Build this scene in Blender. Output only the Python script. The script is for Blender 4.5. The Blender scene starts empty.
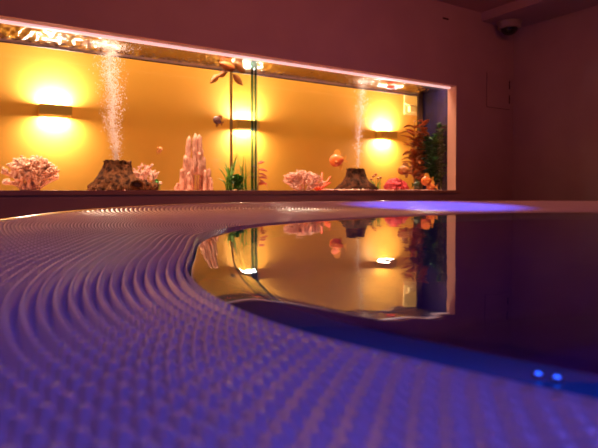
import bpy, bmesh, math, random
import numpy as np
from mathutils import Vector, Matrix, noise

C = bpy.context.scene.collection
PI = math.pi
CZ = 1.10            # eye height above the room floor (the whirlpool is raised about a metre)
F = 524.0            # focal length, pixels
YAW = math.radians(32.15)
FW = (math.sin(YAW), math.cos(YAW)); RT = (math.cos(YAW), -math.sin(YAW))
WY = 3.0             # front face of the aquarium wall
GY = 3.09            # aquarium front glass
RY = 3.45            # aquarium rear glass
SY = 4.20            # far wall of the lit corridor behind
TOP = CZ + 0.866     # window head = aquarium water level
WL, WR = -0.40, 3.428
POOL = Vector((1.45, 0.40)); PR = 0.0   # whirlpool opening

def spot(px, py, Y):
    """survey: where a sight line meets the plane y = Y"""
    u = (px - 299) / F
    dx, dy = FW[0] + RT[0] * u, FW[1] + RT[1] * u
    t = Y / dy
    return Vector((t * dx, Y, CZ + (190 - py) * t / F)), t / F

# ---------------------------------------------------------------- materials
def mat(name, col, rough=0.6, metal=0.0, noise_scale=None, col2=None, bump=0.0, bump_scale=60, spec=0.5,
        emit=None, estr=0.0, coat=0.0, sss=0.0, detail=4):
    m = bpy.data.materials.new(name); m.use_nodes = True
    nt = m.node_tree; n = nt.nodes; l = nt.links
    b = n['Principled BSDF']
    b.inputs['Base Color'].default_value = (*col, 1)
    b.inputs['Roughness'].default_value = rough
    b.inputs['Metallic'].default_value = metal
    b.inputs['Specular IOR Level'].default_value = spec
    b.inputs['Coat Weight'].default_value = coat
    if sss:
        b.inputs['Subsurface Weight'].default_value = sss
        b.inputs['Subsurface Scale'].default_value = 0.01
    tc = n.new('ShaderNodeTexCoord')
    if col2 is not None:
        nz = n.new('ShaderNodeTexNoise'); nz.inputs['Scale'].default_value = noise_scale or 8
        nz.inputs['Detail'].default_value = detail
        l.new(tc.outputs['Object'], nz.inputs['Vector'])
        cr = n.new('ShaderNodeValToRGB')
        cr.color_ramp.elements[0].position = 0.38; cr.color_ramp.elements[0].color = (*col, 1)
        cr.color_ramp.elements[1].position = 0.62; cr.color_ramp.elements[1].color = (*col2, 1)
        l.new(nz.outputs['Fac'], cr.inputs['Fac']); l.new(cr.outputs['Color'], b.inputs['Base Color'])
    if bump:
        nb = n.new('ShaderNodeTexNoise'); nb.inputs['Scale'].default_value = bump_scale
        nb.inputs['Detail'].default_value = 5
        l.new(tc.outputs['Object'], nb.inputs['Vector'])
        bp = n.new('ShaderNodeBump'); bp.inputs['Strength'].default_value = bump
        bp.inputs['Distance'].default_value = 0.01
        l.new(nb.outputs['Fac'], bp.inputs['Height']); l.new(bp.outputs['Normal'], b.inputs['Normal'])
    if emit:
        b.inputs['Emission Color'].default_value = (*emit, 1)
        b.inputs['Emission Strength'].default_value = estr
    return m

def clear_mat(name, tint, ior=1.45, rough=0.0, gloss_scale=1.0, bump=0.0, bscale=(10, 10, 10), bdist=0.01, gcol=(1, 1, 1)):
    """glass / water surface: clear, with an angle dependent mirror reflection"""
    m = bpy.data.materials.new(name); m.use_nodes = True
    nt = m.node_tree; n = nt.nodes; l = nt.links
    n.remove(n['Principled BSDF'])
    out = n['Material Output']
    tr = n.new('ShaderNodeBsdfTransparent'); tr.inputs['Color'].default_value = (*tint, 1)
    gl = n.new('ShaderNodeBsdfGlossy'); gl.inputs['Roughness'].default_value = rough
    gl.inputs['Color'].default_value = (*gcol, 1)
    fr = n.new('ShaderNodeFresnel'); fr.inputs['IOR'].default_value = ior
    mx = n.new('ShaderNodeMixShader')
    l.new(tr.outputs[0], mx.inputs[1]); l.new(gl.outputs[0], mx.inputs[2])
    if gloss_scale != 1.0:
        mu = n.new('ShaderNodeMath'); mu.operation = 'MULTIPLY'; mu.inputs[1].default_value = gloss_scale
        mu.use_clamp = True
        l.new(fr.outputs[0], mu.inputs[0]); l.new(mu.outputs[0], mx.inputs[0])
    else:
        l.new(fr.outputs[0], mx.inputs[0])
    l.new(mx.outputs[0], out.inputs['Surface'])
    if bump:
        tc = n.new('ShaderNodeTexCoord'); mp = n.new('ShaderNodeMapping')
        mp.inputs['Scale'].default_value = bscale
        nb = n.new('ShaderNodeTexNoise'); nb.inputs['Scale'].default_value = 1; nb.inputs['Detail'].default_value = 3
        l.new(tc.outputs['Object'], mp.inputs['Vector']); l.new(mp.outputs[0], nb.inputs['Vector'])
        bp = n.new('ShaderNodeBump'); bp.inputs['Strength'].default_value = bump; bp.inputs['Distance'].default_value = bdist
        l.new(nb.outputs['Fac'], bp.inputs['Height'])
        l.new(bp.outputs['Normal'], gl.inputs['Normal']); l.new(bp.outputs['Normal'], fr.inputs['Normal'])
    return m

M = {}
M['wall'] = mat('wall_plaster', (0.36, 0.20, 0.20), 0.55, col2=(0.39, 0.225, 0.215), noise_scale=3, bump=0.06, bump_scale=40)
M['ceil'] = mat('ceiling_paint', (0.42, 0.2, 0.17), 0.7, bump=0.03, bump_scale=40)
M['floor'] = mat('floor_tile', (0.2, 0.13, 0.12), 0.4, col2=(0.24, 0.16, 0.14), noise_scale=5)
M['yellow'] = mat('yellow_plaster', (0.80, 0.37, 0.042), 0.65, col2=(0.83, 0.39, 0.046), noise_scale=2, bump=0.08, bump_scale=30)
M['reveal'] = mat('reveal_paint', (0.80, 0.42, 0.28), 0.5)
M['sill'] = mat('sill_trim', (0.38, 0.19, 0.15), 0.4)
M['line'] = mat('dark_gap', (0.04, 0.01, 0.012), 0.8)
M['grate'] = mat('white_grating_plastic', (0.80, 0.64, 0.62), 0.28, col2=(0.85, 0.69, 0.67), noise_scale=14, spec=0.9, coat=0.08)
M['rim'] = mat('rim_trim', (0.55, 0.42, 0.38), 0.16, spec=0.9, coat=0.5)
M['shell'] = mat('spa_shell', (0.35, 0.25, 0.25), 0.4)
M['coping'] = mat('wet_blue_coping', (0.03, 0.38, 0.44), 0.2, col2=(0.035, 0.42, 0.48), noise_scale=9, coat=0.6)
M['basin'] = mat('blue_basin_lining', (0.05, 0.05, 0.28), 0.3, col2=(0.06, 0.06, 0.32), noise_scale=6)
M['led'] = mat('blue_led', (0.05, 0.1, 0.6), 0.3, emit=(0.02, 0.12, 1.0), estr=3)
M['ledrim'] = mat('led_bezel', (0.2, 0.2, 0.3), 0.25, metal=0.8)
M['water'] = clear_mat('pool_water', (0.72, 0.78, 0.95), 1.33, 0.0, bump=0.22, bscale=(7, 3.5, 5), bdist=0.004)
M['glass'] = clear_mat('clear_glass', (0.975, 0.985, 0.97), 1.30, 0.0, gloss_scale=0.35)
M['divglass'] = clear_mat('divider_glass', (0.95, 0.975, 0.94), 1.3, 0.0, gloss_scale=0.25)
M['tankwater'] = clear_mat('tank_water_surface', (1, 1, 1), 1.33, 0.06, gcol=(0.62, 0.58, 0.55))
M['greenedge'] = clear_mat('green_glass_edge', (0.24, 0.46, 0.50), 1.4, 0.1)
M['silicone'] = clear_mat('clear_silicone', (0.80, 0.86, 0.98), 1.4, 0.2)
M['darkframe'] = mat('dark_tank_frame', (0.11, 0.055, 0.025), 0.5)
M['rail'] = mat('pale_tank_rail', (0.85, 0.62, 0.52), 0.35)
M['bluefilm'] = mat('blue_end_film', (0.012, 0.011, 0.10), 0.4, col2=(0.008, 0.006, 0.05), noise_scale=14)
M['hood'] = mat('tank_hood', (0.25, 0.2, 0.18), 0.6)
M['tube'] = mat('head_glow', (0.9, 0.7, 0.7), 0.4, emit=(1.0, 0.62, 0.60), estr=.8)  # emission stands in for light falling on the reveal head
M['tube2'] = mat('hood_tube', (0.9, 0.8, 0.8), 0.4, emit=(1.0, 0.8, 0.75), estr=3)
M['sconce'] = mat('sconce_metal', (0.50, 0.30, 0.06), 0.4, metal=0.3)
M['sconcein'] = mat('sconce_lamp', (1, .9, .7), 0.4, emit=(1.0, 0.82, 0.5), estr=14)
M['gravel'] = mat('pink_gravel', (0.75, 0.42, 0.33), 0.7, col2=(0.55, 0.26, 0.18), noise_scale=60)
M['coral'] = mat('pale_coral', (0.95, 0.66, 0.48), 0.6, col2=(0.86, 0.44, 0.24), noise_scale=30, bump=0.4, bump_scale=220)
M['coralpink'] = mat('pink_coral', (0.95, 0.64, 0.50), 0.6, col2=(0.88, 0.42, 0.28), noise_scale=40, bump=0.4, bump_scale=260)
M['lava'] = mat('lava_rock', (0.03, 0.009, 0.004), 0.9, spec=0.1, col2=(0.17, 0.06, 0.02), noise_scale=34, bump=1.0, bump_scale=70)
M['lavadark'] = mat('dark_lava_rock', (0.025, 0.009, 0.004), 0.9, spec=0.1, col2=(0.11, 0.035, 0.014), noise_scale=30, bump=0.9, bump_scale=90)
M['stal'] = mat('stalagmite_stone', (0.58, 0.23, 0.12), 0.7, col2=(0.80, 0.42, 0.27), noise_scale=30, bump=0.6, bump_scale=110)
M['redrock'] = mat('red_coral_rock', (0.62, 0.03, 0.025), 0.65, col2=(0.40, 0.015, 0.02), noise_scale=45, bump=0.7, bump_scale=150)
M['redsprig'] = mat('red_sprig', (0.80, 0.10, 0.02), 0.55)
M['grass'] = mat('green_blades', (0.10, 0.26, 0.02), 0.45, col2=(0.20, 0.36, 0.03), noise_scale=20)
M['leafgreen'] = mat('bright_green_leaf', (0.06, 0.30, 0.02), 0.45, col2=(0.03, 0.17, 0.02), noise_scale=25)
M['darkgreen'] = mat('dark_green_leaf', (0.015, 0.075, 0.02), 0.4, col2=(0.03, 0.13, 0.02), noise_scale=25)
M['leaforange'] = mat('amber_leaf', (0.55, 0.14, 0.02), 0.45, col2=(0.34, 0.07, 0.015), noise_scale=18)
M['leafbrown'] = mat('brown_leaf', (0.34, 0.12, 0.03), 0.5, col2=(0.52, 0.16, 0.02), noise_scale=14)
M['leafred'] = mat('red_leaf', (0.55, 0.07, 0.02), 0.45)
M['stem'] = mat('plant_stem', (0.25, 0.11, 0.02), 0.6)
M['gstem'] = mat('green_stem', (0.08, 0.14, 0.02), 0.6)
M['fishorange'] = mat('orange_fish_skin', (0.85, 0.22, 0.03), 0.35, col2=(0.70, 0.10, 0.03), noise_scale=18, coat=0.4)
M['fishbrown'] = mat('brown_fish_skin', (0.50, 0.17, 0.03), 0.35, col2=(0.32, 0.09, 0.02), noise_scale=22, coat=0.4)
M['fishgrey'] = mat('grey_fish_skin', (0.24, 0.12, 0.09), 0.35, col2=(0.14, 0.06, 0.05), noise_scale=24, coat=0.4)
M['fishgreen'] = mat('dark_olive_fish_skin', (0.05, 0.06, 0.015), 0.4, coat=0.3)
M['fishpale'] = mat('pale_fish_skin', (0.75, 0.30, 0.08), 0.35, coat=0.3)
M['fin'] = mat('orange_fin', (0.90, 0.40, 0.05), 0.4)
M['finbrown'] = mat('brown_fin', (0.38, 0.13, 0.03), 0.4)
M['eye'] = mat('fish_eye', (0.01, 0.008, 0.006), 0.1)
M['float'] = mat('red_float', (0.85, 0.08, 0.02), 0.4)
M['bubble'] = mat('air_bubbles', (1.0, 0.86, 0.76), 0.15, spec=1.0)
M['foam'] = mat('surface_foam', (1.0, 0.86, 0.80), 0.2, spec=1.0)
M['paleplastic'] = mat('pale_plastic', (0.85, 0.6, 0.22), 0.5)
M['cambody'] = mat('camera_housing', (0.30, 0.19, 0.14), 0.5)
M['camdome'] = mat('smoked_dome', (0.008, 0.006, 0.006), 0.08, coat=0.5)
M['foamwhite'] = M['foam']

# ---------------------------------------------------------------- helpers
def finish(name, bm, m, parent=None, smooth=True, loc=None):
    me = bpy.data.meshes.new(name)
    bmesh.ops.recalc_face_normals(bm, faces=bm.faces)
    bm.to_mesh(me); bm.free()
    if smooth:
        for p in me.polygons: p.use_smooth = True
    ms = m if isinstance(m, (list, tuple)) else [m]
    for q in ms: me.materials.append(q)
    o = bpy.data.objects.new(name, me); C.objects.link(o)
    if parent:
        o.parent = parent
        o.matrix_parent_inverse = Matrix.Identity(4)
    if loc is not None: o.location = loc
    return o

def tag(o, label=None, cat=None, group=None, kind=None):
    if label: o['label'] = label
    if cat: o['category'] = cat
    if group: o['group'] = group
    if kind: o['kind'] = kind
    return o

def thing(name, label, cat, loc=(0, 0, 0), group=None, rz=0):
    o = bpy.data.objects.new(name, None); C.objects.link(o)
    o.empty_display_size = 0.05
    o.location = loc; o.rotation_euler = (0, 0, rz)
    return tag(o, label, cat, group)

def box(bm, x0, x1, y0, y1, z0, z1):
    v = [bm.verts.new(p) for p in ((x0, y0, z0), (x1, y0, z0), (x1, y1, z0), (x0, y1, z0),
                                   (x0, y0, z1), (x1, y0, z1), (x1, y1, z1), (x0, y1, z1))]
    for f in ((0, 3, 2, 1), (4, 5, 6, 7), (0, 1, 5, 4), (1, 2, 6, 5), (2, 3, 7, 6), (3, 0, 4, 7)):
        bm.faces.new([v[i] for i in f])

def boxo(name, b, m, parent=None, bevel=0.0):
    bm = bmesh.new(); box(bm, *b)
    if bevel: bmesh.ops.bevel(bm, geom=bm.edges[:], offset=bevel, segments=2, affect='EDGES')
    return finish(name, bm, m, parent, smooth=False)

def loft(bm, rings, closed=True, cap=True):
    """rings: list of lists of points, equal length"""
    vs = [[bm.verts.new(p) for p in r] for r in rings]
    n = len(vs[0])
    for a, b in zip(vs[:-1], vs[1:]):
        for i in range(n if closed else n - 1):
            j = (i + 1) % n
            bm.faces.new((a[i], a[j], b[j], b[i]))
    if cap and closed:
        bm.faces.new(vs[0][::-1]); bm.faces.new(vs[-1])
    return vs

def frame(d):
    d = d.normalized()
    a = Vector((0, 0, 1)) if abs(d.z) < 0.9 else Vector((1, 0, 0))
    u = d.cross(a).normalized(); v = d.cross(u).normalized()
    return u, v

def tube(bm, pts, rad, n=8, round_end=True):
    pts = [Vector(p) for p in pts]
    if not hasattr(rad, '__len__'): rad = [rad] * len(pts)
    rings = []
    P = list(pts); R = list(rad)
    if round_end:
        d = (P[-1] - P[-2]).normalized(); r = R[-1]
        P += [P[-1] + d * r * 0.6, P[-1] + d * r * 0.95]; R += [r * 0.75, r * 0.3]
    u = None
    for i, p in enumerate(P):
        d = (P[min(i + 1, len(P) - 1)] - P[max(i - 1, 0)])
        if d.length < 1e-9: d = Vector((0, 0, 1))
        d.normalize()
        if u is None: u, v = frame(d)
        else:
            u = (u - d * u.dot(d))
            if u.length < 1e-6: u, v = frame(d)
            u.normalize(); v = d.cross(u)
        rings.append([p + (u * math.cos(2 * PI * k / n) + v * math.sin(2 * PI * k / n)) * R[i] for k in range(n)])
    loft(bm, rings)

def lathe(bm, prof, n=48, cx=0, cy=0):
    """prof: list of (r, z); open profile"""
    rings = []
    for r, z in prof:
        rings.append([Vector((cx + max(r, 1e-4) * math.cos(2 * PI * k / n), cy + max(r, 1e-4) * math.sin(2 * PI * k / n), z)) for k in range(n)])
    loft(bm, rings, cap=False)

def leaf(bm, base, direction, length, width, up=Vector((0, 0, 1)), curl=0.25, th=0.0012, n=7, tipw=0.0):
    """solid leaf: pointed oval blade with a raised midrib, bending along its length"""
    d = direction.normalized()
    s = d.cross(up)
    if s.length < 1e-4: s = d.cross(Vector((1, 0, 0)))
    s.normalize(); nrm = s.cross(d).normalized()
    rings = []
    for i in range(n + 1):
        t = i / n
        w = width * 0.5 * (math.sin(PI * min(1, (t * 0.94 + 0.03)) ** 0.85) ** 0.9 + tipw * (1 - t)) + 0.0004
        c = base + d * (length * t) - nrm * (curl * length * t * t)
        rings.append([c - s * w + nrm * w * 0.25, c + nrm * th, c + s * w + nrm * w * 0.25, c - nrm * th])
    loft(bm, rings)

def blob(bm, c, r, sub=2, amp=0.2, sc=1.0, squash=(1, 1, 1), seed=0.0, fr=2.0):
    g = bmesh.ops.create_icosphere(bm, subdivisions=sub, radius=1.0)
    for v in g['verts']:
        n1 = noise.noise(v.co * fr * sc + Vector((seed, seed * 1.7, -seed)))
        k = r * (1 + amp * n1)
        v.co = Vector((v.co.x * k * squash[0], v.co.y * k * squash[1], v.co.z * k * squash[2])) + Vector(c)

# ================================================================ SETTING
def struct(name, boxes, m, **kw):
    bm = bmesh.new()
    for b in boxes: box(bm, *b)
    o = finish(name, bm, m, smooth=False); o['kind'] = 'structure'
    return o

XL, XRW, XC = -2.5, 4.176, 5.0     # left side, right wall, corridor end
CEIL = CZ + 1.52; SOF = CZ + 1.446
struct('floor', [(XL - .1, XC + .1, -3.1, SY + .1, -0.1, 0)], M['floor'])
struct('ceiling', [(XL - .1, XC + .1, -3.1, SY + .1, CEIL, CEIL + 0.1)], M['ceil'])
struct('wall_back', [(XL, WL, WY, GY, 0, CEIL), (WR, XC, WY, GY, 0, CEIL),
                     (WL, WR, WY, GY, 0, CZ - 0.002), (WL, WR, WY, GY, TOP, CEIL)], M['wall'])
struct('wall_right', [(XRW, XRW + .1, -3, WY, 0, CEIL)], M['wall'])
struct('wall_left', [(XL - .1, XL, -3, SY, 0, CEIL)], M['wall'])
struct('wall_front', [(XL, XC, -3.1, -3, 0, CEIL)], M['wall'])
struct('wall_corridor', [(XL, XC, SY, SY + .1, 0, CEIL)], M['yellow'])
struct('wall_corridor_end', [(XC, XC + .1, WY, SY, 0, CEIL)], M['yellow'])
struct('trim_2', [(3.731, XRW, -3, WY, SOF, CEIL)], M['wall'])
# lining of the window opening, 3 mm proud on the inside of the hole
struct('window_1_reveal', [(WR - .004, WR + .0, WY - .001, GY, CZ - .002, TOP), (WL, WR - .004, WY - .001, GY, TOP - .004, TOP),
                           (WL, WL + .004, WY - .001, GY, CZ - .002, TOP - .004)], M['reveal']).name = 'window_1'
struct('trim_1', [(WL - .03, WR + .045, WY - .012, WY, CZ - .026, CZ - .002)], M['sill'])

# ================================================================ AQUARIUM
aq = thing('aquarium', 'long built-in double aquarium glowing yellow-orange in the wall', 'aquarium', (1.5, 3.27, CZ - .03))
aqi = Vector((1.5, 3.27, CZ - .03))
def aqbox(name, b, m, label=None, bevel=0):
    x0, x1, y0, y1, z0, z1 = b
    o = boxo(name, (x0 - aqi.x, x1 - aqi.x, y0 - aqi.y, y1 - aqi.y, z0 - aqi.z, z1 - aqi.z), m, aq, bevel)
    if label: o['label'] = label
    return o
AX1 = 3.48
DV = 1.597
for a, b in ((WL - .05, DV - .021), (DV + .021, AX1)):
    aqbox('front_pane', (a, b, GY + .002, GY + .012, CZ - .03, TOP + .02), M['glass'])
    aqbox('rear_pane', (a, b, RY, RY + .008, CZ - .03, TOP + .02), M['glass'])
aqbox('divider_pane', (DV - .021, DV - .014, GY + .013, RY, CZ - .03, TOP + .02), M['divglass'])
aqbox('divider_pane', (DV + .014, DV + .021, GY + .013, RY, CZ - .03, TOP + .02), M['divglass'])
aqbox('glass_edge', (DV - .0215, DV - .008, GY + .001, GY + .0135, CZ - .03, TOP + .02), M['greenedge'], 'dark green glass edge')
aqbox('glass_edge', (DV + .004, DV + .0145, GY + .001, GY + .0135, CZ - .03, TOP + .02), M['greenedge'], 'dark green glass edge')
aqbox('silicone_seam', (DV - .008, DV + .004, GY + .002, GY + .0125, CZ - .03, TOP + .02), M['silicone'], 'pale seam')
aqbox('silicone_seam', (DV + .0145, DV + .022, GY + .002, GY + .0125, CZ - .03, TOP + .02), M['silicone'], 'pale seam')
aqbox('rear_seam', (DV - .014, DV + .006, RY - .006, RY - .0005, CZ - .03, TOP - .02), M['darkframe'], 'dark seam')
aqbox('end_panel', (AX1, AX1 + .012, GY + .002, RY + .01, CZ - .03, TOP + .02), M['bluefilm'], 'deep blue end panel')
aqbox('corner_post', (AX1 - .055, AX1 - .001, RY - .02, RY - .001, CZ - .03, TOP - .002), M['darkframe'], 'dark brown corner post')
aqbox('rear_rail', (WL - .04, AX1 - .056, RY - .012, RY - .001, TOP - .018, TOP - .003), M['rail'], 'pale rail')
aqbox('rear_seal', (WL - .04, AX1 - .056, RY - .013, RY - .001, TOP - .024, TOP - .0185), M['darkframe'], 'thin dark seal')
aqbox('tank_floor', (WL - .05, AX1, GY + .013, RY - .001, CZ - .03, CZ - .012), M['gravel'])
aqbox('stand', (WL - .05, AX1 + .012, GY + .01, RY, 0.001, CZ - .031), M['hood'])
# hood: open-bottomed box with two tubes
bm = bmesh.new()
for b in ((WL - .06, AX1 + .02, GY + .003, GY + .012, TOP + .021, TOP + .19), (WL - .06, AX1 + .02, RY, RY + .009, TOP + .021, TOP + .19),
          (WL - .06, AX1 + .02, GY + .003, RY + .009, TOP + .19, TOP + .2), (WL - .06, WL - .05, GY + .012, RY, TOP + .021, TOP + .19),
          (AX1 + .012, AX1 + .02, GY + .012, RY, TOP + .021, TOP + .19)):
    box(bm, b[0] - aqi.x, b[1] - aqi.x, b[2] - aqi.y, b[3] - aqi.y, b[4] - aqi.z, b[5] - aqi.z)
finish('hood', bm, M['hood'], aq, False)

# glowing strip added for the brightly lit head of the opening, not a lamp
ls = boxo('glow_strip', (WL + .005, WR - .006, GY - .034, GY - .004, TOP - .016, TOP - .0045), M['tube'], None, 0.001)
tag(ls, 'slim pinkish-white glowing strip added for the lit top edge of the aquarium opening', 'glowing strip')

# water surface of the aquarium: rippled sheet seen from below
nx, ny = 1300, 90
xs = np.linspace(WL - .04, AX1 - .001, nx); ys = np.linspace(GY + .0125, RY - .0125, ny)
X, Y = np.meshgrid(xs, ys, indexing='ij')
rng = np.random.RandomState(4)
Z = np.zeros_like(X)
bx1 = spot(113, 60, 3.27)[0].x; bx2 = spot(362, 80, 3.27)[0].x
def dist(x0): return np.sqrt((X - x0) ** 2 + (Y - 3.27) ** 2)
calm = 0.5 + 0.9 * np.exp(-(dist(bx1) / .42) ** 2) + 0.9 * np.exp(-(dist(bx2) / .35) ** 2) + .5 * np.exp(-(dist(0.3) / .35) ** 2) + .4 * np.exp(-(dist(3.3) / .25) ** 2)
for k in range(46):
    a = rng.uniform(0, 2 * PI); lam = rng.uniform(.013, .07)
    kk = 2 * PI / lam
    Z += lam * .0095 * np.sin(kk * (X * math.cos(a) + Y * math.sin(a)) + rng.uniform(0, 6.28))
Z *= calm
for b0 in (bx1, bx2):
    d = dist(b0); Z += .0016 * np.sin(2 * PI * d / .03) * np.exp(-d / .12)
Z = np.clip(Z, -.007, .007)
def grid_mesh(name, P, m, wrap=False, parent=None, keep=None, smooth=True):
    a, b, _ = P.shape
    idx = np.arange(a * b).reshape(a, b)
    if wrap: i2 = np.roll(idx, -1, axis=0); A = idx[:, :-1]; B = i2[:, :-1]; Cc = i2[:, 1:]; D = idx[:, 1:]
    else: A = idx[:-1, :-1]; B = idx[1:, :-1]; Cc = idx[1:, 1:]; D = idx[:-1, 1:]
    q = np.stack([A, B, Cc, D], -1).reshape(-1, 4)
    if keep is not None:
        q = q[keep.reshape(-1)[q].all(axis=1)]
        used = np.unique(q); remap = -np.ones(a * b, int); remap[used] = np.arange(len(used))
        co = P.reshape(-1, 3)[used]; q = remap[q]
    else: co = P.reshape(-1, 3)
    me = bpy.data.meshes.new(name)
    me.vertices.add(len(co)); me.vertices.foreach_set('co', co.astype(np.float32).ravel())
    me.loops.add(q.size); me.loops.foreach_set('vertex_index', q.astype(np.int32).ravel())
    me.polygons.add(len(q)); me.polygons.foreach_set('loop_start', (np.arange(len(q)) * 4).astype(np.int32))
    me.polygons.foreach_set('loop_total', np.full(len(q), 4, np.int32))
    me.polygons.foreach_set('use_smooth', np.full(len(q), smooth, bool))
    me.update(calc_edges=True)
    me.materials.append(m)
    o = bpy.data.objects.new(name, me); C.objects.link(o)
    if parent: o.parent = parent
    return o
tw = grid_mesh('tank_water', np.stack([X, Y, TOP - .002 + Z], -1), M['tankwater'])
tag(tw, 'rippling water surface seen from below at the top of the aquarium', 'water', kind='stuff')

# many small spheres in one mesh
_b = bmesh.new(); bmesh.ops.create_icosphere(_b, subdivisions=1, radius=1.0)
ICO_V = np.array([v.co[:] for v in _b.verts]); ICO_F = np.array([[v.index for v in f.verts] for f in _b.faces]); _b.free()
def swarm(name, items, m, loc):
    """items: (centre, (sx, sy, sz)) -> one mesh"""
    c = np.array([i[0] for i in items]); sc_ = np.array([i[1] for i in items])
    V = (ICO_V[None] * sc_[:, None, :] + c[:, None, :]).reshape(-1, 3)
    Fa = (ICO_F[None] + (np.arange(len(items)) * len(ICO_V))[:, None, None]).reshape(-1, 3)
    me = bpy.data.meshes.new(name)
    me.vertices.add(len(V)); me.vertices.foreach_set('co', V.astype(np.float32).ravel())
    me.loops.add(Fa.size); me.loops.foreach_set('vertex_index', Fa.astype(np.int32).ravel())
    me.polygons.add(len(Fa)); me.polygons.foreach_set('loop_start', (np.arange(len(Fa)) * 3).astype(np.int32))
    me.polygons.foreach_set('loop_total', np.full(len(Fa), 3, np.int32)); me.polygons.foreach_set('use_smooth', np.ones(len(Fa), bool))
    me.update(calc_edges=True); me.materials.append(m)
    o = bpy.data.objects.new(name, me); C.objects.link(o); o.location = loc
    return o
# bubbles ------------------------------------------------------------
def bubble_column(px, y0, y1, wpx0, wpx1, n, seed, label, lean=0, rs=1.0):
    rnd = random.Random(seed)
    bot, s = spot(px, y0, 3.27); top, _ = spot(px + lean, y1, 3.27)
    items = []
    H = TOP - .008 - bot.z
    for i in range(n):
        t = rnd.random() ** 0.9
        w = (wpx0 + (wpx1 - wpx0) * min(1, t * 1.5)) * s * 0.5
        a = rnd.uniform(0, 2 * PI); r = w * abs(rnd.gauss(0, .5))
        x = (top.x - bot.x) * t + r * math.cos(a) + .006 * math.sin(t * 14)
        y = min(max(r * math.sin(a), GY + .03 - 3.27), RY - .03 - 3.27)
        rr = rnd.uniform(.0008, .0020) * (1.0 + .6 * (rnd.random() < .1)) * rs
        items.append(((x, y, H * t), (rr, rr, rr * rnd.uniform(.9, 2.6))))
    for i in range(n // 6):       # froth where the column breaks the surface
        a = rnd.uniform(0, 2 * PI); r = abs(rnd.gauss(0, .07)); q = rnd.uniform(.001, .003)
        items.append(((top.x - bot.x + r * math.cos(a), min(max(r * .8 * math.sin(a), -.14), .14), H - rnd.uniform(0, .006)), (q, q, q)))
    o = swarm('bubble_column', items, M['bubble'], (bot.x, 3.27, bot.z))
    return tag(o, label, 'bubbles', kind='stuff', group='air bubble columns')
bubble_column(116, 160, 60, 10, 25, 5200, 3, 'dense column of air bubbles rising from the larger left volcano', -6)
bubble_column(357, 167, 80, 6, 16, 1500, 5, 'faint column of air bubbles rising from the smaller right volcano', 6)

# gravel --------------------------------------------------------------
rnd = random.Random(11)
items = []
for i in range(3000):
    x = rnd.uniform(WL, AX1 - .04); y = rnd.uniform(GY + .02, RY - .03)
    hh = .010 * max(0, noise.noise(Vector((x * 4, y * 3, 2)))) + (.007 if (x > 2.35 and x < 3.4) else 0)
    q = rnd.uniform(.003, .007)
    items.append(((x - 1.5, y - 3.27, -.008 + hh + rnd.uniform(-.002, .003)), (q * rnd.uniform(.9, 1.3), q, q * .7)))
o = swarm('aquarium_gravel', items, M['gravel'], (1.5, 3.27, CZ))
tag(o, 'pink gravel scattered along the aquarium floor', 'gravel', kind='stuff')
FZ = CZ - .012

# corals ---------------------------------------------------------------
def coral(px0, px1, pytop, Y, m, r0, name, label, seed, gens=4, fan=1.0, group='pale branching corals', lf=.34, nroot=9, z0=FZ):
    rnd = random.Random(seed)
    kn = 4
    a, _ = spot(px0, 190, Y); b, s = spot(px1, 190, Y)
    cx = (a.x + b.x) / 2; W = (b.x - a.x) / 2
    H = spot((px0 + px1) / 2, pytop, Y)[0].z - z0
    bm = bmesh.new()
    D = min(W, .10)
    def grow(p, d, L, r, g):
        q1 = p + d * L * .5 + Vector((rnd.uniform(-1, 1), rnd.uniform(-1, 1), rnd.uniform(-.3, 1))) * L * .12
        q = q1 + (d + Vector((rnd.uniform(-.3, .3), rnd.uniform(-.3, .3), rnd.uniform(-.1, .3)))).normalized() * L * .5
        e = ((q.x / W) ** 2 + (q.y / D) ** 2 + (max(q.z, 0) / H) ** 2)
        tube(bm, [p, q1, q], [r, r * .92, r * .86], 7)
        # small knobs
        for k in range(kn):
            kd = Vector((rnd.uniform(-1, 1), rnd.uniform(-1, 1), rnd.uniform(-.2, 1))).normalized()
            kp = p.lerp(q, rnd.uniform(.4, .95))
            tube(bm, [kp, kp + kd * r * 1.5], [r * .62, r * .58], 6)
        if g <= 0 or e > .93: return
        for k in range(3 if g > 2 else 2):
            nd = (d + Vector((rnd.uniform(-1, 1) * .95, rnd.uniform(-1, 1) * .7, rnd.uniform(-.35, .6)))).normalized()
            grow(q, nd, L * rnd.uniform(.72, .92), r * .88, g - 1)
    L0 = max(H, W) * lf
    for i in range(nroot):
        ang = -1.25 + 2.5 * (i + rnd.uniform(.2, .8)) / nroot
        d = Vector((math.sin(ang) * fan * (W / max(H, .01)) * .9, rnd.uniform(-.5, .5), math.cos(ang))).normalized()
        grow(Vector((math.sin(ang) * W * .15, rnd.uniform(-.2, .2) * D, .0)), d, L0, r0, gens)
    o = finish(name, bm, m, loc=(cx, Y, z0))
    # fit to measured size
    xsr = [v.co.x for v in o.data.vertices]; zs = [v.co.z for v in o.data.vertices]; yy = [v.co.y for v in o.data.vertices]
    lo, hi = min(xsr), max(xsr); zt = max(zs); ym = max(abs(min(yy)), abs(max(yy)))
    ky = min(1, .11 / ym)
    for v in o.data.vertices:
        v.co.x = (v.co.x - (lo + hi) / 2) / (hi - lo) * 2 * W
        v.co.z = max(v.co.z, 0.0) / zt * H
        v.co.y *= ky
    return tag(o, label, 'coral', group)
coral(1, 60, 155, 3.24, M['coral'], .0105, 'branching_coral', 'large pale pink branching coral at the far left, below the first wall lamp', 21, gens=4, nroot=11, lf=.27)
coral(131, 160, 163, 3.36, M['coralpink'], .006, 'branching_coral', 'small pale coral tucked behind the right flank of the larger volcano', 5, gens=3, nroot=8)
coral(283, 322, 170, 3.20, M['coralpink'], .007, 'branching_coral', 'low dense pink-white coral with short tips, just right of the glass divider', 9, gens=4, nroot=13)

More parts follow.
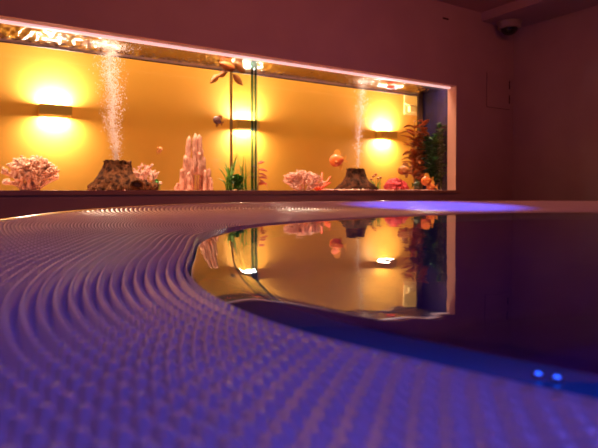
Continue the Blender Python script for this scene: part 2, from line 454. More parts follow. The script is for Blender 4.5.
# red sprig
p, s = spot(318, 190, 3.30)
bm = bmesh.new()
for (x1, z1, x2, z2) in ((-4, 9, -6, 15), (3, 9, 8, 19), (8, 7, 18, 15), (-1, 7, 1, 15), (6, 5, 12, 9), (-5, 5, -9, 11)):
    tube(bm, [Vector((0, 0, 0)), Vector((x1 * s, rnd.uniform(-.02, .02), z1 * s)), Vector((x2 * s, rnd.uniform(-.04, .04), z2 * s))], [.007, .010, .006], 8)
o = finish('red_coral', bm, M['redsprig'], loc=(p.x, 3.30, FZ))
tag(o, 'bright orange-red finger coral poking out behind the low pink coral', 'coral')

# volcanoes ------------------------------------------------------------
def volcano(pxl, pxr, ptl, ptr, pytop, Y, m, label, seed, extra, sq=1.0):
    a, s = spot((pxl + pxr) / 2, pytop, Y)
    H = a.z - FZ
    wb = (spot(pxr, 190, Y)[0].x - spot(pxl, 190, Y)[0].x) / 2
    wt = (spot(ptr, 190, Y)[0].x - spot(ptl, 190, Y)[0].x) / 2
    ox = spot((ptl + ptr) / 2, 190, Y)[0].x - a.x
    root = thing('volcano_rock', label, 'rock ornament', (a.x, Y, FZ), 'volcano ornaments')
    bm = bmesh.new(); n = 72; rings = []
    prof = [(1, 0), (1.0, .06), (.93, .13), (.82, .21), (.68, .29), (.52, .37), (.36, .45), (.22, .53), (.12, .62), (.05, .72), (.0, .82), (-.03, .92), (0, .975), (-.01, 1.0)]
    for t, h in prof:
        ring = []
        for k in range(n):
            an = 2 * PI * k / n
            w = wt + (wb - wt) * t
            q = Vector((math.cos(an), math.sin(an), h * 1.3))
            nn = noise.noise(q * 2.1 + Vector((seed, 0, 0))) * .30 + noise.noise(q * 6 + Vector((0, seed, 0))) * .13 + abs(noise.noise(q * 9)) * .22 - .05
            rr = w * sq * (1 + nn * (.35 + max(t, 0) * .6))
            zz = h * H * (1 + (.06 * noise.noise(q * 3.5) if h > .5 else 0))
            ring.append(Vector((ox * (1 - t) + rr * math.cos(an), min(max(rr * math.sin(an) * .75, -.12), .12), zz)))
        rings.append(ring)
    for rr, dz in ((.82, -.01), (.7, -.05), (.45, -.12), (.05, -.14)):   # crater
        rings.append([Vector((ox + wt * rr * math.cos(2 * PI * k / n), wt * .75 * rr * math.sin(2 * PI * k / n), H * (.98 + dz * 2))) for k in range(n)])
    loft(bm, rings)
    finish('cone', bm, m, root)
    for (ex, ez, er, sq) in extra:
        bm = bmesh.new(); blob(bm, (ex * s, -.05, ez * s), er * s, 4, .45, 1, sq, seed + ex, 2.6)
        for v in bm.verts: v.co.z = max(v.co.z, 0)
        finish('boulder', bm, m, root)
    return root, s
vo, s = volcano(87, 148, 104, 131, 160.5, 3.27, M['lava'], 'larger brown volcano-shaped rock near the left bubbles, with a cave hole and boulders', 3.1,
                [(12, 6, 7.5, (1.0, .8, .9)), (25, 4.5, 7, (1.1, .8, 1.0)), (33, 3, 6.5, (1, .8, 1)), (-20, 3, 5, (1.2, .9, .8)), (2, 3.5, 5, (1.4, .8, .8)), (-10, 4, 5, (1.3, .8, .9))])
bm = bmesh.new()   # cave mouth: rim torus round a disc coloured dark for the shade inside
for k in range(20):
    pass
R0, r0 = 5.4 * s, 1.5 * s
rings = []
for k in range(24):
    a = 2 * PI * k / 24
    c = Vector((R0 * math.cos(a), 0, R0 * .72 * math.sin(a)))
    rad = Vector((math.cos(a), 0, math.sin(a)))
    rings.append([c + rad * (r0 * math.cos(b)) * (1 + .25 * noise.noise(c * 60)) + Vector((0, r0 * math.sin(b), 0)) for b in [2 * PI * j / 8 for j in range(8)]])
vs = loft(bm, rings + [rings[0]], cap=False)
bmesh.ops.remove_doubles(bm, verts=bm.verts, dist=1e-5)
o = finish('cave_rim', bm, M['lava'], vo); o.location = (14 * s, -.128, 7.2 * s)
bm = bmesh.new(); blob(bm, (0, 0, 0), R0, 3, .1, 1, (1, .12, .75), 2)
o = finish('cave_shade', bm, M['line'], vo); o.location = (14 * s, -.124, 7.2 * s); o['label'] = 'near-black disc painted as the shade in the cave mouth'
volcano(337, 378, 346, 365, 168.5, 3.27, M['lavadark'], 'smaller dark brown volcano-shaped rock in the right tank below the faint bubbles', 7.7,
        [(0, 3, 5, (1.6, .8, .8)), (-12, 2, 4, (1.2, .9, .8)), (12, 3, 4.5, (1.1, .8, .9))], .84)
# pebbles in front of the smaller volcano
rp = random.Random(5)
for k, px in enumerate((340, 344, 349, 353, 358, 363)):
    p, s = spot(px, 187.5 - (k % 2), 3.135)
    bm = bmesh.new(); blob(bm, (0, 0, 0), .0085 + .002 * rp.random(), 2, .3, 1, (1.5, 1, .8), k * 3.3)
    o = finish('pebble', bm, M['coral'], loc=(p.x, 3.135, CZ - .002 + .003 * (k % 2)))
    tag(o, 'small pale pink pebble in the row at the foot of the smaller volcano', 'pebble', 'pale pebbles before the small volcano')

# stalagmites ------------------------------------------------------------
def stalagmites():
    c, s = spot(194.5, 190, 3.30)
    root = thing('stalagmite_rock', 'tall pale pink rock ornament of clustered spires with an arch between', 'rock ornament', (c.x, 3.30, FZ))
    rs = random.Random(8)
    bm = bmesh.new()
    def spire(x, h, w, y=0, z0=0.0):
        n = 12; rings = []
        sd = rs.uniform(0, 50)
        for i in range(15):
            t = i / 14
            r = w * s * .50 * (1.05 - .32 * t) * (math.sqrt(max(0, 1 - ((t - .9) / .1) ** 2)) * .93 + .07 if t > .9 else 1)
            z = z0 * s + (h - z0) * s * t
            jx = .9 * s * noise.noise(Vector((t * 4, sd, 0))); jy = .9 * s * noise.noise(Vector((t * 4, 0, sd)))
            rings.append([Vector((x * s + jx + r * (1 + .28 * noise.noise(Vector((math.cos(a) * 1.5, math.sin(a) * 1.5 + sd, t * 5)))) * math.cos(a),
                                  y + jy + r * (1 + .28 * noise.noise(Vector((math.cos(a) * 1.5, math.sin(a) * 1.5 + sd, t * 5)))) * math.sin(a), z))
                          for a in [2 * PI * k / n for k in range(n)]])
        loft(bm, rings)
    # (x, height, width, y) in measured units
    for a in ((-19.5, 6, 4.5, -.01), (-16.5, 9, 4.5, .01), (-13, 23, 5.5, -.01), (-9.5, 37, 5.5, 0), (-7.5, 20, 5, -.03), (-5.3, 56, 6.5, .01),
              (-3.2, 34, 4.5, .0), (10, 22, 5, -.02), (12.5, 25, 5, .02), (10.8, 36, 4.6, .01), (14.5, 24, 5, -.01), (17.2, 9, 4, .0), (7.4, 26, 4, 0.02), (15.8, 15, 4.5, -.03)):
        spire(a[0], a[1], a[2], a[3])
    for a in ((0.6, 57, 6, .0), (2.4, 59, 5.5, .015), (5.6, 58, 6.5, .005), (8, 44, 4.5, .01), (-.8, 44, 4, -.015), (4, 40, 4.5, -.02)):
        spire(a[0], a[1], a[2], a[3], 17)
    for a in ((.2, 20, 1.6, .01), (3.4, 20, 1.8, .02)):
        spire(*a)
    finish('spires', bm, M['stal'], root)
    bm = bmesh.new()
    for x in (-18, -14, -10, -6, -2, 2, 6, 10, 14, 17):
        blob(bm, (x * s, rs.uniform(-.02, .02), 0), 3.2 * s, 2, .4, 1, (1.3, 1.4, .6), x)
    for v in bm.verts: v.co.z = max(v.co.z, 0)
    finish('rubble_base', bm, M['stal'], root)
stalagmites()

# red rock
def red_rock():
    a, s = spot(396, 190, 3.26)
    root = thing('red_brain_coral', 'deep red lumpy mound of coral beside the amber-leaved plant', 'coral', (a.x, 3.26, FZ))
    for (x, z, r, sq) in ((-5, 4, 9, (1, .8, .95)), (5, 3, 9.5, (1.1, .8, .85)), (-1, 6, 7, (1, .8, 1)), (11, 1, 6, (1, .8, .8)), (1, 0, 9, (1.3, .9, .6))):
        bm = bmesh.new(); blob(bm, (x * s, 0.01 * x / 5, z * s), r * s, 4, .35, 1, sq, x * 2.2 + 9, 4)
        for v in bm.verts: v.co.z = max(v.co.z, 0)
        finish('lobe', bm, M['redrock'], root)
red_rock()

# plants -----------------------------------------------------------------
def blades(px, Y, specs, m, label, bw=.014, group='ribbon-leaved water plants'):
    c, s = spot(px, 190, Y)
    bm = bmesh.new()
    r = random.Random(int(px))
    for (tx, tz) in specs:
        # blade from base to tip, arching outward
        n = 9; rings = []
        bx = r.uniform(-3, 3) * s; by = r.uniform(-.02, .02); ty = r.uniform(-.06, .06)
        side = Vector((1, r.uniform(-.7, .7), 0)).normalized()
        for i in range(n + 1):
            t = i / n
            x = bx + (tx * s - bx) * (t ** 1.5); z = tz * s * (1 - (1 - t) ** 1.35); y = by + ty * t * t
            w = bw * .5 * (math.sin(PI * (0.15 + .85 * t)) ** .6 if t < 1 else 0) + .0004
            cc = Vector((x, y, z))
            rings.append([cc - side * w, cc + Vector((0, .0008, 0)), cc + side * w, cc - Vector((0, .0008, 0))])
        loft(bm, rings)
    o = finish('grass_plant', bm, m, loc=(c.x, Y, FZ))
    return tag(o, label, 'aquarium plant', group)
blades(229, 3.25, [(-13, 24), (-12, 14), (-9, 20), (-5, 27), (-2, 30), (1, 26), (5, 31), (8, 22), (13, 33), (11, 39), (-7, 12), (4, 20), (-3, 18), (7, 27)], M['grass'],
       'ribbon-leaved green plant at the far left of the green cluster beside the divider')
blades(245, 3.22, [(-8, 32), (-5, 24), (-2, 28), (-1, 33), (2, 25), (3, 20), (4, 30), (-4, 36)], M['grass'],
       'ribbon-leaved green plant right up against the glass divider', .008)
blades(378, 3.24, [(-8, 12), (-6, 9), (-4, 14), (-2, 11), (0, 13), (2, 10), (4, 13), (6, 9), (8, 11), (-1, 8), (3, 8), (-5, 7), (5, 7)], M['grass'],
       'short tufted green plant between the smaller volcano and the red coral', .008)
# orange buds on the tuft
c, s = spot(378, 190, 3.24)

def leafy(px, pytop, Y, leaves, mleaf, mstem, name, label, cat='aquarium plant', group=None, nstem=3, seed=1, tilt=0.0, wpx=9, llen=9, lw=4.5, z0=FZ, lean=0, smin=.15):
    rr = random.Random(seed)
    c, s = spot(px, pytop, Y); H = c.z - z0
    root = thing(name, label, cat, (c.x, Y, z0), group)
    sb = bmesh.new(); lb = bmesh.new()
    for k in range(nstem):
        ox = (rr.uniform(-1, 1) * wpx * .5) * s; oy = rr.uniform(-.04, .04)
        hh = H * rr.uniform(.8, 1) if k else H
        pts = [Vector((ox * .5 * (t) + lean * s * t * t + .004 * math.sin(t * 5 + k), oy * t, hh * t)) for t in [i / 8 for i in range(9)]]
        tube(sb, pts, [.003 - .0015 * i / 8 for i in range(9)], 6)
        for j in range(leaves):
            t = smin + (1 - smin) * (j + rr.random()) / leaves
            i = min(7, int(t * 8)); p = pts[i].lerp(pts[i + 1], t * 8 - i)
            a = rr.uniform(0, 2 * PI)
            d = Vector((math.cos(a), math.sin(a) * .75, rr.uniform(.1, .9))).normalized()
            L = llen * s * rr.uniform(.7, 1.15) * (1 - .25 * t)
            leaf(lb, p, d, L, lw * s * rr.uniform(.8, 1.15), curl=rr.uniform(.1, .5))
    finish('stem', sb, mstem, root); finish('foliage', lb, mleaf, root)
    return root
leafy(238, 176, 3.19, 13, M['leafgreen'], M['gstem'], 'leafy_plant', 'low bright green bushy plant between the ribbon-leaved plants', nstem=9, seed=4, wpx=20, llen=8, lw=4.5)
leafy(157, 181, 3.30, 8, M['leafgreen'], M['gstem'], 'leafy_plant', 'tiny bright green plant at the right foot of the larger volcano', nstem=4, seed=14, wpx=6, llen=5, lw=4)
leafy(414, 120, 3.30, 16, M['leaforange'], M['stem'], 'amber_leaved_plant', 'tall plant with broad amber-orange leaves at the right end', nstem=3, seed=24, wpx=10, llen=16, lw=9, lean=3)
leafy(422, 124, 3.36, 16, M['leaforange'], M['stem'], 'amber_leaved_plant', 'rear amber-leaved plant squeezed against the dark corner post', nstem=3, seed=31, wpx=8, llen=13, lw=7)
leafy(433, 134, 3.24, 22, M['darkgreen'], M['gstem'], 'dark_bushy_plant', 'tall dark green bushy plant in front of the blue end panel', nstem=12, seed=7, wpx=22, llen=12, lw=6)
leafy(441, 124, 3.20, 18, M['darkgreen'], M['gstem'], 'dark_bushy_plant', 'dark green plant with the thinnest top, closest to the right edge of the opening', nstem=6, seed=17, wpx=9, llen=9, lw=4.5)

# red spiky plant right of the divider
c, s = spot(258, 190, 3.30)
root = thing('red_leaved_plant', 'small red plant with pointed drooping leaves, partly hidden by the divider', 'aquarium plant', (c.x, 3.30, FZ))
sb = bmesh.new(); lb = bmesh.new()
tube(sb, [Vector((0, 0, 0)), Vector((.006, 0, 14 * s)), Vector((.004, 0, 29 * s))], [.004, .003, .002], 6)
for (x, z, dx, dz, L) in ((0, 28, .8, .35, 8), (1, 22, 1, .05, 12), (1, 18, 1, -.1, 11), (1, 14, 1, .1, 10), (1, 12, 1, -.35, 16), (1, 9, .9, .05, 12), (0, 24, -.9, .3, 8), (0, 14, -1, .2, 10), (0, 20, -.9, .1, 9), (0, 7, .9, .3, 9)):
    leaf(lb, Vector((x * s, 0, z * s)), Vector((dx, rnd.uniform(-.3, .3), dz)), L * s, 3.4 * s, up=Vector((.3, -.8, .6)), curl=.3)
finish('stem', sb, M['stem'], root); finish('foliage', lb, M['leafred'], root)

# buds of the tuft
root = thing('budded_sprig', 'orange-tipped sprigs rising out of the short green tuft', 'aquarium plant', (spot(375, 190, 3.28)[0].x, 3.28, FZ))
sb = bmesh.new(); lb = bmesh.new(); s = spot(375, 190, 3.28)[1]
for (x, z) in ((-2, 15), (1, 17), (4, 13), (-5, 12), (7, 14)):
    tube(sb, [Vector((x * .4 * s, 0, 0)), Vector((x * s, 0, z * s))], [.0015, .001], 6)
    blob(lb, (x * s, 0, z * s), 1.5 * s, 2, .3, 1, (1, 1, .8), x)
finish('stem', sb, M['gstem'], root); finish('bud', lb, M['leaforange'], root)

# floating plant under the surface near the divider
fc, s = spot(229, 73, 3.26)
root = thing('floating_plant', 'drifting brown-orange sprig with broad leaves touching the water surface left of the divider', 'aquarium plant', (fc.x, 3.26, fc.z))
lb = bmesh.new(); lo_ = bmesh.new(); sb = bmesh.new()
def flf(bmx, x, z, x2, z2, w, yy=0.0):
    a = Vector((x * s, yy, z * s)); b = Vector((x2 * s, yy + .01, z2 * s))
    leaf(bmx, a, b - a, (b - a).length, w * s, up=Vector((0, 1, .35)), curl=.06, th=.002, n=10)
flf(lb, -2, 0, -11, -5, 6.5); flf(lb, -9, -3, -19, -12, 6.5, .01); flf(lb, 5, -1, 16, -11, 6.5)
flf(lb, 6, 10, 18, 1, 7.5, -.02); flf(lb, 4, 9, 16, 14, 5)
flf(lo_, 6, 3, -11, 8, 9, -.02); flf(lo_, 0, 9, -16, 15, 6.5); flf(lo_, 3, 8, -6, 14, 5, .02)
flf(lo_, 2, 8, 9, 12, 5, .02)
tube(sb, [Vector((-2 * s, 0, -1 * s)), Vector((2 * s, 0, 5 * s)), Vector((4 * s, 0, 10 * s))], [.003, .003, .002], 6)
for bmx in (lb, lo_, sb):
    for v in bmx.verts:
        v.co.z = min(v.co.z, TOP - .006 - fc.z)
finish('brown_leaves', lb, M['leafbrown'], root)['label'] = 'dark brown leaves'
finish('orange_leaves', lo_, M['leaforange'], root)['label'] = 'orange leaves'
finish('stem', sb, M['stem'], root)

# fish ---------------------------------------------------------------------
def fish(px, py, Y, Lpx, hgt, mbody, mfin, label, face=1, yaw=0.0, pitch=0.0):
    c, s = spot(px, py, Y)
    L = Lpx * s
    root = thing('aquarium_fish', label, 'fish', (c.x, Y, c.z), 'fish in the aquarium')
    root.rotation_euler = (0, pitch, yaw + (0 if face > 0 else PI))
    bm = bmesh.new(); rings = []
    for i in range(15):
        t = i / 14
        x = L * (.42 - t * .74)
        prof = (math.sin(PI * min(1, t * .93 + .035)) ** .62) * (1 - .35 * t)
        h = hgt * L * .5 * prof + .0006; w = h * .42
        rings.append([Vector((x, w * math.cos(a), h * math.sin(a) * (1 if math.sin(a) > 0 else .95))) for a in [2 * PI * k / 14 for k in range(14)]])
    loft(bm, rings)
    finish('body', bm, mbody, root)
    def finmesh(name, pts, th=.0012):
        bm = bmesh.new()
        a = [bm.verts.new((p[0] * L, -th, p[1] * L)) for p in pts]; b = [bm.verts.new((p[0] * L, th, p[1] * L)) for p in pts]
        bm.faces.new(a); bm.faces.new(b[::-1])
        n = len(pts)
        for i in range(n): bm.faces.new((a[i], b[i], b[(i + 1) % n], a[(i + 1) % n]))
        return finish(name, bm, mfin, root, smooth=False)
    finmesh('tail_fin', [(-.27, .05), (-.36, .12), (-.52, .25), (-.50, .10), (-.46, 0), (-.50, -.10), (-.52, -.24), (-.36, -.12), (-.27, -.05)])
    k = hgt * .5
    finmesh('dorsal_fin', [(.16, k * .78), (.10, k * 1.25), (-.04, k * 1.42), (-.20, k * 1.3), (-.25, k * .6), (-.10, k * .75)])
    finmesh('anal_fin', [(.0, -k * .75), (-.06, -k * 1.3), (-.18, -k * 1.25), (-.24, -k * .5)])
    for sd in (-1, 1):
        bm = bmesh.new()
        blob(bm, (0, 0, 0), .034 * L, 2, 0)
        e = finish('eye', bm, M['eye'], root); e.location = (L * .30, sd * hgt * L * .13, hgt * L * .12)
        bm = bmesh.new()
        leaf(bm, Vector((.10 * L, sd * hgt * L * .18, -.02 * L)), Vector((-.6, sd * .7, -.35)), .16 * L, .09 * L)
        finish('side_fin', bm, mfin, root)
    return root
fish(218, 121, 3.20, 12, .80, M['fishgrey'], M['finbrown'], 'dark grey-brown fish hovering left of the middle wall lamp', -1, -.1, -.5)
fish(160, 150, 3.22, 10, .55, M['fishpale'], M['fishpale'], 'tiny pale orange fish swimming between the larger volcano and the spires', 1, .55, -.6)
fish(337.5, 160.5, 3.24, 19, .82, M['fishorange'], M['fin'], 'plump red-orange fish above the smaller volcano', -1, -.75, 0.15)
fish(404.5, 170.5, 3.24, 16, .72, M['fishbrown'], M['finbrown'], 'round amber-brown fish above the red coral', -1, -.75, 0)
fish(427, 181, 3.16, 14, .8, M['fishorange'], M['fin'], 'upper of two bright orange fish low in the right corner', -1, -.5, .2)
fish(431.5, 187, 3.14, 12, .75, M['fishorange'], M['fin'], 'lower of two bright orange fish low in the right corner', -1, -.9, 0)
fish(416.5, 185, 3.18, 11, .85, M['fishgreen'], M['fishgreen'], 'small dark olive fish beside the red coral, near the tank floor', 1, -.2, 0)

# red float hanging at the surface
p, s = spot(391, 93, 3.25)
root = thing('feeding_float', 'red-orange plastic float at the water surface above the right wall lamp', 'float', (p.x, 3.25, TOP - .003))
bm = bmesh.new(); lathe(bm, [(.020, -.0), (.036, -.002), (.038, -.012), (.038, -.026), (.034, -.030), (.020, -.030), (.020, -.0)], 28)
finish('ring', bm, M['float'], root)
bm = bmesh.new(); lathe(bm, [(.0, -.022), (.0185, -.022), (.0185, -.032), (.0, -.034)], 20)
finish('basket', bm, M['float'], root)

# ================================================================ CORRIDOR BEHIND
def sconce(px, label):
    c, s = spot(px, 190, SY)
    z = CZ + .593 - .02
    root = thing('wall_lamp', label, 'wall lamp', (c.x, SY, z), 'up-and-down wall lamps behind the aquarium')
    bm = bmesh.new()
    w, h, d, t = .105, .037, .10, .006
    box(bm, -w, w, -d, -d + t, -h, h); box(bm, -w, -w + t, -d + t, -.002, -h, h); box(bm, w - t, w, -d + t, -.002, -h, h)
    finish('lamp_shade', bm, M['sconce'], root, False)
    boxo('back_plate', (-w + t, w - t, -.008, -.001, -h * .8, h * .8), M['sconce'], root)
    bm = bmesh.new(); tube(bm, [Vector((-.06, -.05, 0)), Vector((.06, -.05, 0))], .012, 12)
    finish('bulb', bm, M['sconcein'], root)
    for sg in (1, -1):
        ld = bpy.data.lights.new('lamp_beam', 'AREA'); ld.shape = 'RECTANGLE'; ld.size = .17; ld.size_y = .06
        ld.energy = 19 if sg > 0 else 15; ld.color = (1.0, .84, .82) if sg > 0 else (1.0, .80, .64); ld.spread = PI
        lo = bpy.data.objects.new('lamp_beam', ld); C.objects.link(lo); lo.parent = root
        lo.location = (0, -.05, sg * .040); lo.rotation_euler = (PI if sg > 0 else 0, 0, 0)
    return root
sconce(55, 'leftmost of the glowing up-and-down wall lamps behind the aquarium')
sconce(244, 'middle glowing wall lamp, partly hidden behind the glass divider')
sconce(383, 'glowing wall lamp seen through the right-hand tank, nearest the plants')
# a further one beyond the left edge keeps the rhythm of the corridor
c, s = spot(410, 105, SY)
root = thing('wall_box', 'pale wall box with a small shelf, right of the last lamp', 'wall box', (c.x + .01, SY - .001, c.z))
boxo('back_panel', (-.11, .12, -.012, 0, -.11, .15), M['paleplastic'], root, .002)
boxo('shelf', (-.115, .125, -.05, -.0125, -.012, .002), M['paleplastic'], root, .001)
boxo('small_case', (-.06, .03, -.045, -.0125, -.085, -.02), M['paleplastic'], root, .003)

# ================================================================ WHIRLPOOL
WZ = 1.0                     # water level
sp = thing('whirlpool', 'raised round whirlpool bath with a deep blue basin', 'whirlpool', (POOL.x, POOL.y, 0))
GZ0 = WZ + .0005              # grating top at the inner edge
# free-form plan outlines, measured in metres
INNER = [(.255, .137), (.243, .164), (.236, .19), (.221, .236), (.203, .285), (.196, .316), (.191, .345), (.193, .425), (.195, .475), (.2035, .521),
         (.238, .648), (.317, .830), (.375, .975), (.430, 1.10), (.535, 1.23), (.6475, 1.325), (.84, 1.41), (1.052, 1.474), (1.48, 1.54), (1.91, 1.537),
         (2.2, 1.43), (2.417, 1.294), (2.70, .85), (2.78, .2), (2.55, -.4), (2.1, -.72), (1.5, -.82), (.95, -.68), (.55, -.38), (.33, -.05)]
OUTER = [(.056, 1.32), (.23, 1.74), (.56, 2.2), (1.0, 2.50), (1.63, 2.60), (2.48, 2.33), (3.39, 1.81), (3.85, 1.2), (3.95, .3), (3.7, -.8), (2.8, -1.6),
         (1.4, -1.9), (.3, -1.5), (-.35, -.8), (-.47, -.2), (-.36, .5), (-.13, .98)]
def polar(pts, sm):
    p = np.array(pts) - np.array([POOL.x, POOL.y])
    t = np.arctan2(p[:, 1], p[:, 0]); r = np.hypot(p[:, 0], p[:, 1]); k = np.argsort(t); t, r = t[k], r[k]
    g = np.linspace(-PI, PI, 1440, endpoint=False)
    q = np.interp(g, t, r, period=2 * PI)
    kk = np.arange(-80, 81); kw = np.exp(-.5 * (kk / (sm * 4)) ** 2); kw /= kw.sum()
    qs = np.convolve(np.concatenate([q[-80:], q, q[:80]]), kw, 'same')[80:-80]
    return lambda a: np.interp((np.asarray(a) + PI) % (2 * PI) - PI, g, qs, period=2 * PI)
rin = polar(INNER, 2.6); rout = polar(OUTER, 6.0)
OZ = WZ + .030
# grating ------------------------------------------------
PITCH = .0124; NK = 560
thf = np.radians(np.arange(0, 235, 360 / (NK * 6.0))); thc = np.radians(np.arange(235, 360, 360 / (NK * 1.25)))
th = np.concatenate([thf, thc]); fine = np.concatenate([np.ones(len(thf)), np.zeros(len(thc))])
rs_ = np.arange(0, 1.50, PITCH / 6)
TH, RR = np.meshgrid(th, rs_, indexing='ij'); RI = rin(TH); RR = RR + RI
RO = rout(TH)
ph = 2 * PI * (RR - RI) / PITCH
ring_i = np.floor((RR - RI) / PITCH + .5)
gap = .5 - .5 * np.cos(ph)                      # 0 on the ridges, 1 in the gaps
gapi = np.floor((RR - RI) / PITCH)
hole = .5 + .5 * np.cos(NK * TH + PI * gapi)     # staggered openings
knob = .5 + .5 * np.cos(NK * TH + PI * ring_i + PI / 2)
fi = fine[:, None]
Zg = GZ0 + (OZ - GZ0) * ((RR - RI) / (RO - RI)) ** 1.0
g2 = np.clip((gap - .30) / .5, 0, 1); g2 = g2 * g2 * (3 - 2 * g2)
Zg = Zg - g2 * (.0120 + .008 * hole * fi) - (1 - g2) * (.0008 * gap + .0034 * knob ** 1.5 * fi * (1 + .8 * np.clip((RR - RI - .1) / .3, 0, 1)) * np.clip((RR - RI) / PITCH - .4, 0, 1)) * .8
Zg[:, 0] = WZ - .025
P = np.stack([RR * np.cos(TH), RR * np.sin(TH), Zg], -1)
keep = RR < RO
gr = grid_mesh('overflow_grating', P, M['grate'], wrap=True, keep=keep)
gr.location = (POOL.x, POOL.y, 0)
tag(gr, 'wide ribbed white overflow grating curving round the whirlpool', 'grating')
# rim ----------------------------------------------------
def ring_profile(name, prof, m, parent, n=360, rf=None):
    """prof list of (dr, z); radius = rf(theta)+dr"""
    t = np.linspace(0, 2 * PI, n, endpoint=False)
    r = rf(t) if rf is not None else np.zeros(n)
    P = np.zeros((n, len(prof), 3))
    for j, (dr, z) in enumerate(prof):
        rj = np.maximum(r + dr, .001 + .2 * max(0, 3 + dr)) if dr < -.9 else r + dr
        P[:, j, 0] = rj * np.cos(t); P[:, j, 1] = rj * np.sin(t); P[:, j, 2] = z
    return grid_mesh(name, P[:, ::-1], m, wrap=True, parent=parent)
ring_profile('outer_rim', [(-.006, OZ - .012), (-.006, OZ - .001), (-.003, OZ + .0015), (.002, OZ + .0024), (.010, OZ + .0024), (.016, OZ + .001), (.019, OZ - .003), (.019, OZ - .03)],
             M['rim'], sp, rf=rout)
ring_profile('shell', [(.017, OZ - .006), (.017, .02), (-.0, .001), (-.1, .001)], M['shell'], sp, rf=rout)
ring_profile('gutter', [(PR - .004, WZ - .012), (PR - .003, WZ - .05), (PR + .01, WZ - .06)], M['coping'], sp, rf=rin)
ring_profile('gutter_floor', [(-.01, WZ - .02), (-.2, WZ - .06), (-.3, WZ - .062)], M['coping'], sp, rf=rout)
# coping just under the water and the basin
LIP = .048
prof = [(PR - .004, WZ - .030), (PR - .004, WZ - .0115)]
for i in range(9):
    d = LIP * (1 - i / 8)
    prof.append((PR - .006 - LIP + d, WZ - .0035 - .008 * (d / LIP) ** 2 - .0015 * (1 - d / LIP)))
prof += [(PR - LIP - .03, WZ - .012), (PR - LIP - .045, WZ - .03)]
ring_profile('coping', prof, M['coping'], sp, n=720, rf=rin)
ring_profile('basin', [(PR - LIP - .045, WZ - .03), (PR - LIP - .05, WZ - .10), (PR - LIP - .06, WZ - .40), (PR - .20, WZ - .44), (PR - .50, WZ - .45), (PR - .53, WZ - .48),
                       (PR - .55, WZ - .80), (PR - .60, WZ - .85), (-3, WZ - .86)], M['basin'], sp, rf=rin)
# water: flat, rounding over the lip
prof = [(-3, WZ), (-.8, WZ), (-.4, WZ), (-.2, WZ), (-LIP - .05, WZ)]
N = 24
for i in range(N + 1):
    d = (LIP + .012) * i / N
    prof.append((PR - LIP - .018 + d, WZ - .0085 * (d / (LIP + .012)) ** 1.9))
pw = ring_profile('pool_water', prof, M['water'], None, n=1080, rf=rin)
pw.location = (POOL.x, POOL.y, 0)
tag(pw, 'still dark blue water mirroring the glowing aquarium', 'water', kind='stuff')

# small blue LEDs under the water by the near lip
for (px, py, dz, lb_) in ((540, 375, .0045, 'small round blue light at the near edge of the pool, left one of the pair'),
                          (559, 378.5, .0045, 'small round blue light at the near edge of the pool, right one of the pair')):
    u = (px - 299) / F; h = CZ - WZ + dz
    t = h * F / (py - 190)
    x, y = t * (FW[0] + RT[0] * u), t * (FW[1] + RT[1] * u)
    root = thing('pool_light', lb_, 'light', (x, y, WZ - dz), 'blue lights at the pool edge')
    bm = bmesh.new(); blob(bm, (0, 0, 0), .0019, 2, 0, 1, (1, 1, .6)); finish('lens', bm, M['led'], root)
    bm = bmesh.new(); lathe(bm, [(.0024, .0), (.0034, .0003), (.0036, -.002), (.0024, -.002), (.0024, 0)], 20); finish('bezel', bm, M['ledrim'], root)

# ================================================================ WALL FITTINGS
# dome camera under the soffit
cp = Vector((3.955, 2.885))
root = thing('dome_camera', 'pale dome security camera with a black smoked dome under the corner soffit', 'camera', (cp.x, cp.y, SOF))
bm = bmesh.new(); lathe(bm, [(.0, -.001), (.104, -.001), (.105, -.006), (.103, -.010), (.098, -.012), (.094, -.050), (.088, -.058), (.070, -.060), (.068, -.056), (.0, -.056)], 56)
finish('housing', bm, M['cambody'], root)
bm = bmesh.new(); lathe(bm, [(.068 * math.cos(a), -.056 - .056 * math.sin(a)) for a in [i * PI / 2 / 10 for i in range(11)]], 48)
finish('dome', bm, M['camdome'], root)['label'] = 'black smoked dome'
# access panel
root = thing('access_panel', 'flush square access panel with two dark hinges, near the room corner', 'panel', (3.965, WY, CZ + .87))
boxo('panel_door', (-.155, .155, -.004, -.0005, -.145, .16), M['wall'], root, .001)
bm = bmesh.new()
for b in ((-.158, .158, -.0025, -.0006, -.149, -.1455), (-.158, -.1555, -.0025, -.0006, -.145, .16)): box(bm, *b)
finish('gap_line', bm, M['line'], root, False)
for z in (-.095, .035):
    boxo('hinge', (.142, .153, -.009, -.0045, z, z + .075), M['line'], root, .001)
p, _ = spot(444.5, 20, WY)
vs_ = boxo('vent_slot', (-.034, .034, -.004, -.0005, -.007, .007), M['line'], None, .001); vs_.location = (p.x, WY, p.z)
tag(vs_, 'narrow dark slot high on the wall above the right end of the aquarium', 'vent')

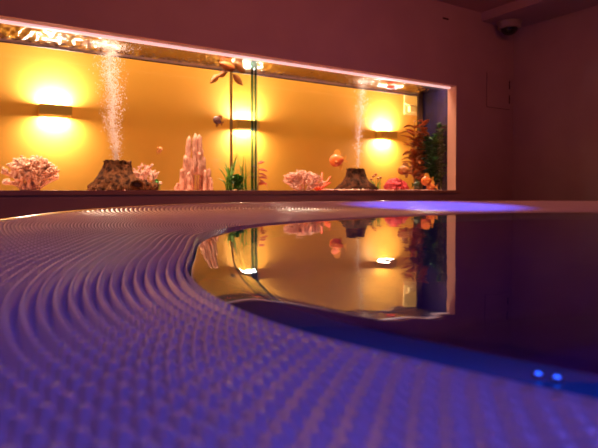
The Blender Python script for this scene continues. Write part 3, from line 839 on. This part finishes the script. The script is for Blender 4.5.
# ================================================================ LIGHT
def area(name, loc, target, size, energy, color, size_y=None, spread=PI):
    ld = bpy.data.lights.new(name, 'AREA'); ld.energy = energy; ld.color = color; ld.size = size
    if size_y: ld.shape = 'RECTANGLE'; ld.size_y = size_y
    ld.spread = spread
    o = bpy.data.objects.new(name, ld); C.objects.link(o); o.location = loc
    d = Vector(target) - Vector(loc); o.rotation_euler = d.to_track_quat('-Z', 'Y').to_euler()
    return o
for (a, b) in ((WL, 1.5), (1.7, AX1 - .05)):
    area('hood_lamp', ((a + b) / 2, 3.17, TOP + .16), ((a + b) / 2, 3.17, TOP - .5), b - a, 11 * (b - a), (1.0, .72, .56), .05, math.radians(95))
area('corridor_fill', (2.4, 3.85, CEIL - .04), (2.4, 3.95, 0), 5.0, 26, (1.0, .83, .34), .4)  # added fill under the corridor ceiling, brightens and evens the yellow wall
area('blue_high_fill', (-.3, -.9, CEIL - .05), (.5, .5, 1), 1.0, 2, (.10, .11, 1.0), None, math.radians(110))  # added blue fill from overhead for the grating, no fitting there
area('blue_near_fill', (.15, -.28, 1.50), (.15, .35, 1.0), .25, 2.0, (.13, .10, .97))  # unseen fill behind the camera, turns the nearest grating blue
area('warm_wall_fill', (1.7, 1.25, CEIL - .07), (1.8, 3.0, 1.75), 3.6, 9.5, (1.0, .27, .17), .12, math.radians(150))  # added fill to brighten and redden the walls
area('deck_fill', (-.72, 2.90, CEIL - .05), (.30, 1.80, 1.0), 1.3, 3.6, (1.0, .36, .13), .08, math.radians(50))  # added fill for orange highlights on the grating ridges
def spotl(name, loc, target, energy, color, angle, blend=.8, r=.03):
    ld = bpy.data.lights.new(name, 'SPOT'); ld.energy = energy; ld.color = color; ld.spot_size = math.radians(angle); ld.spot_blend = blend
    ld.shadow_soft_size = r
    o = bpy.data.objects.new(name, ld); C.objects.link(o); o.location = loc
    d = Vector(target) - Vector(loc); o.rotation_euler = d.to_track_quat('-Z', 'Y').to_euler()
spotl('blue_deck_fill', (2.0, 1.5, CEIL - .03), (2.15, 2.0, 1.0), 230, (.06, .09, 1.0), 36)  # added spot, makes the blue patch on the far grating
ld = bpy.data.lights.new('basin_lamp', 'POINT'); ld.energy = 4; ld.color = (.05, .12, 1.0); ld.shadow_soft_size = .08
o = bpy.data.objects.new('basin_lamp', ld); C.objects.link(o); o.location = (1.2, -.2, WZ - .35)

w = bpy.data.worlds.new('World'); bpy.context.scene.world = w; w.use_nodes = True
w.node_tree.nodes['Background'].inputs[0].default_value = (.004, .002, .003, 1)

# ================================================================ CAMERA
cd = bpy.data.cameras.new('camera'); cam = bpy.data.objects.new('camera', cd); C.objects.link(cam)
cam.location = (0, 0, CZ)
pt = math.radians(1.2)
cam.rotation_euler = (PI / 2 - pt, 0, -YAW)
cd.sensor_width = 36; cd.lens = 36 * F / 598
cd.shift_y = -(34 - F * math.tan(pt)) / 598
cd.clip_start = .01
cd.dof.use_dof = True; cd.dof.focus_distance = 1.3; cd.dof.aperture_fstop = cd.lens / 4.3
bpy.context.scene.camera = cam
sc = bpy.context.scene
sc.view_settings.view_transform = 'Standard'; sc.view_settings.look = 'None'
sc.view_settings.exposure = 0; sc.view_settings.gamma = 1; sc.view_settings.use_curve_mapping = False
sc.cycles.transparent_max_bounces = 24
sc.cycles.max_bounces = 10; sc.cycles.diffuse_bounces = 4; sc.cycles.glossy_bounces = 5
sc.cycles.sample_clamp_indirect = 6
